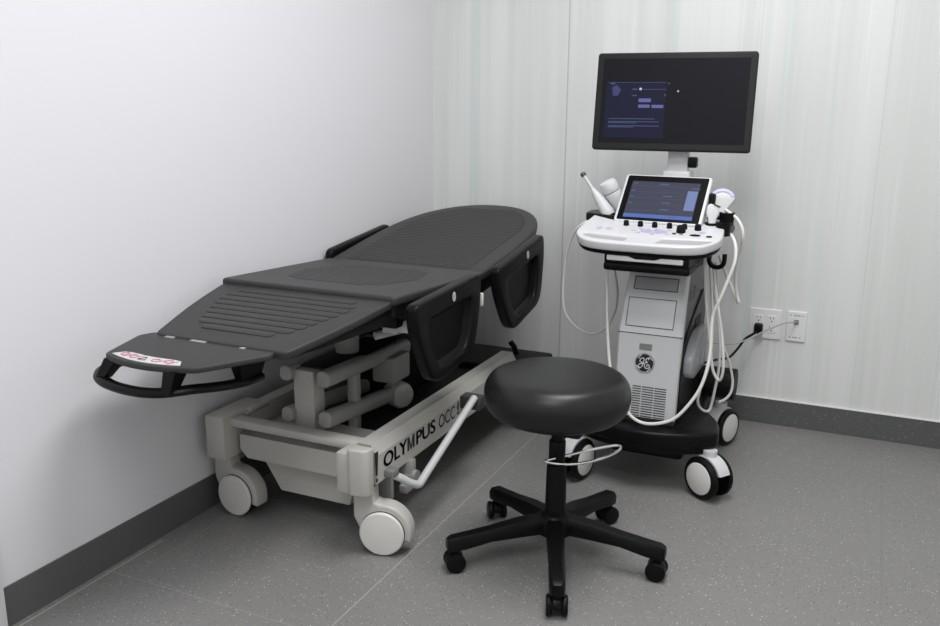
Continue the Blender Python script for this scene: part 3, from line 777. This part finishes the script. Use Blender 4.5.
# loose cable loops on the hook
C3 = [(1.263, -0.600, 0.737), (1.281, -0.610, 0.595), (1.295, -0.620, 0.516), (1.310, -0.630, 0.438), (1.323, -0.640, 0.376), (1.346, -0.650, 0.347), (1.357, -0.660, 0.386), (1.352, -0.660, 0.451), (1.340, -0.650, 0.518), (1.318, -0.630, 0.602), (1.293, -0.600, 0.717)]
C5 = [(1.272, -0.560, 0.731), (1.296, -0.560, 0.619), (1.323, -0.570, 0.491), (1.331, -0.570, 0.375), (1.324, -0.570, 0.295), (1.314, -0.570, 0.226), (1.303, -0.580, 0.214), (1.287, -0.600, 0.228), (1.279, -0.620, 0.262), (1.291, -0.630, 0.325), (1.304, -0.620, 0.374), (1.307, -0.600, 0.463), (1.295, -0.580, 0.590), (1.279, -0.570, 0.701)]
C4 = [(1.287, -0.500, 0.700), (1.299, -0.480, 0.571), (1.317, -0.450, 0.428), (1.341, -0.430, 0.356), (1.358, -0.420, 0.285), (1.356, -0.430, 0.240), (1.340, -0.450, 0.220), (1.323, -0.470, 0.214)]
tag(part('transducer_cable', MB().tube(C3, .0046, 8, smooth=3), CABLE), 'white cable loop ending highest, above the rear wheel beside the cart', 'cable')
tag(part('transducer_cable', MB().tube(C5, .0046, 8, smooth=3), CABLE), 'white narrow cable loop reaching down to the black cart platform', 'cable')
tag(part('transducer_cable', MB().tube(C4, .0046, 8, smooth=3), CABLE), 'white cable bowing out farthest right in front of the rear wheel', 'cable')

# ------------------------------------------------------------------ wall outlets and cords
ol_ = thing('wall_outlet', 'white double power outlet plate with black plug on back wall', 'power outlet', (1.413, -.001, .395))
mo_ = frame((1.408, -.0005, .3955), (1, 0, 0), (0, 0, 1))
part('plate', MB().prism(rrect(-.058, .058, -.058, .058, .004), 0, .006, .003, mo_), PLATE, ol_)
for cx in (-.024, .024):
    o = part('receptacle', MB().prism(rrect(cx-.0165, cx+.0165, -.034, .034, .003), .004, .0075, .001, mo_), PLATE, ol_)
    mb = MB()
    for cy in (-.018, .018):
        for dx in (-.006, .006): mb.prism(rrect(cx+dx-.001, cx+dx+.001, cy+.002, cy+.010, .0004, 1), .007, .0079, 0, mo_)
        mb.prism(rrect(cx-.0025, cx+.0025, cy-.009, cy-.004, .002, 3), .007, .0079, 0, mo_)
    part('slot', mb, INK, o, 'dark socket holes')
dp = thing('data_outlet', 'white data socket plate right of the power outlet', 'data outlet', (1.525, -.001, .396))
md_ = frame((1.520, -.0005, .3965), (1, 0, 0), (0, 0, 1))
part('plate', MB().prism(rrect(-.035, .035, -.058, .058, .004), 0, .007, .003, md_), PLATE, dp)
part('jack', MB().prism([rrect(-.009, .007, .010, .026, .001, 2), rrect(-.005, .004, .014, .022, .001, 2)], .005, .012, .001, md_), MIDG, dp, 'small grey jack')
for xs, y in (((-.022, -.010, -.004, .003, .009, .020), .040), ((-.020, -.008, -.002, .004, .016), -.044)):
    mb = MB()
    for x in xs: mb.prism(rrect(x-.002, x+.002, y, y+.0042, .0004, 1), .0062, .0073, 0, md_)
    part('label_print', mb, MIDG, dp, 'tiny grey printed marks')
cd = thing('power_cord', 'black power cord from the wall outlet to the ultrasound cart', 'power cord', (1.384, -.03, .377))
part('plug', MB().box(1.372, 1.403, -.040, -.0078, .360, .398, .006), BLACK, cd)
part('cord', MB().tube([(1.385, -.034, .372), (1.378, -0.045, 0.366), (1.365, -0.055, 0.356), (1.348, -0.070, 0.344), (1.332, -0.100, 0.318), (1.318, -0.140, 0.300), (1.304, -0.180, 0.292), (1.283, -0.235, 0.300), (1.260, -0.330, 0.312), (1.235, -.36, .31)], .0046, 8, smooth=2), BLACK, cd)
tag(part('network_cable', MB().tube([(1.522, -0.010, 0.414), (1.499, -0.040, 0.418), (1.476, -0.050, 0.413), (1.422, -0.060, 0.385), (1.380, -0.080, 0.360), (1.341, -0.100, 0.340), (1.304, -0.140, 0.336), (1.269, -0.250, 0.363), (1.235, -0.345, 0.386)], .0028, 8, smooth=2), NETG),
    'thin grey network cable from the data socket to the cart', 'cable')

# ------------------------------------------------------------------ light
def area(name, loc, sx, sy, e, col=(1, 1, 1), rot=(0, 0, 0)):
    l = bpy.data.lights.new(name, 'AREA'); l.shape = 'RECTANGLE'; l.size = sx; l.size_y = sy; l.energy = e; l.color = col
    o = bpy.data.objects.new(name, l); o.location = loc; o.rotation_euler = rot; COL.objects.link(o); return o
area('ceiling_panel_light', (1.35, -1.5, RZ-.02), .6, 1.2, 23, (.985, .99, 1))
area('ceiling_panel_light_rear', (1.35, -3.3, RZ-.02), .6, 1.2, 17, (.985, .99, 1))
w = bpy.data.worlds.new('room_world'); S.world = w; w.use_nodes = True
w.node_tree.nodes['Background'].inputs[0].default_value = (.8, .8, .82, 1); w.node_tree.nodes['Background'].inputs[1].default_value = .2

# ------------------------------------------------------------------ camera
f, yaw, pit, rol = 873.545, .42957, .23299, .00759
fw = Vector((-math.sin(yaw)*math.cos(pit), math.cos(yaw)*math.cos(pit), -math.sin(pit)))
r = fw.cross(Vector((0, 0, 1))).normalized(); u = r.cross(fw)
r2 = r*math.cos(rol)+u*math.sin(rol); u2 = -r*math.sin(rol)+u*math.cos(rol)
cam = bpy.data.cameras.new('camera'); cam.sensor_width = 36; cam.sensor_fit = 'HORIZONTAL'; cam.lens = f*36/940; cam.clip_start = .05
co = bpy.data.objects.new('camera', cam); COL.objects.link(co)
M = Matrix.Identity(4)
for i in range(3): M[i][0], M[i][1], M[i][2] = r2[i], u2[i], -fw[i]
M.translation = (1.72997, -3.39314, 1.19094); co.matrix_world = M
S.camera = co
vs = S.view_settings; vs.view_transform = 'Standard'; vs.look = 'None'; vs.gamma = 1; vs.exposure = 0.72; vs.use_curve_mapping = False
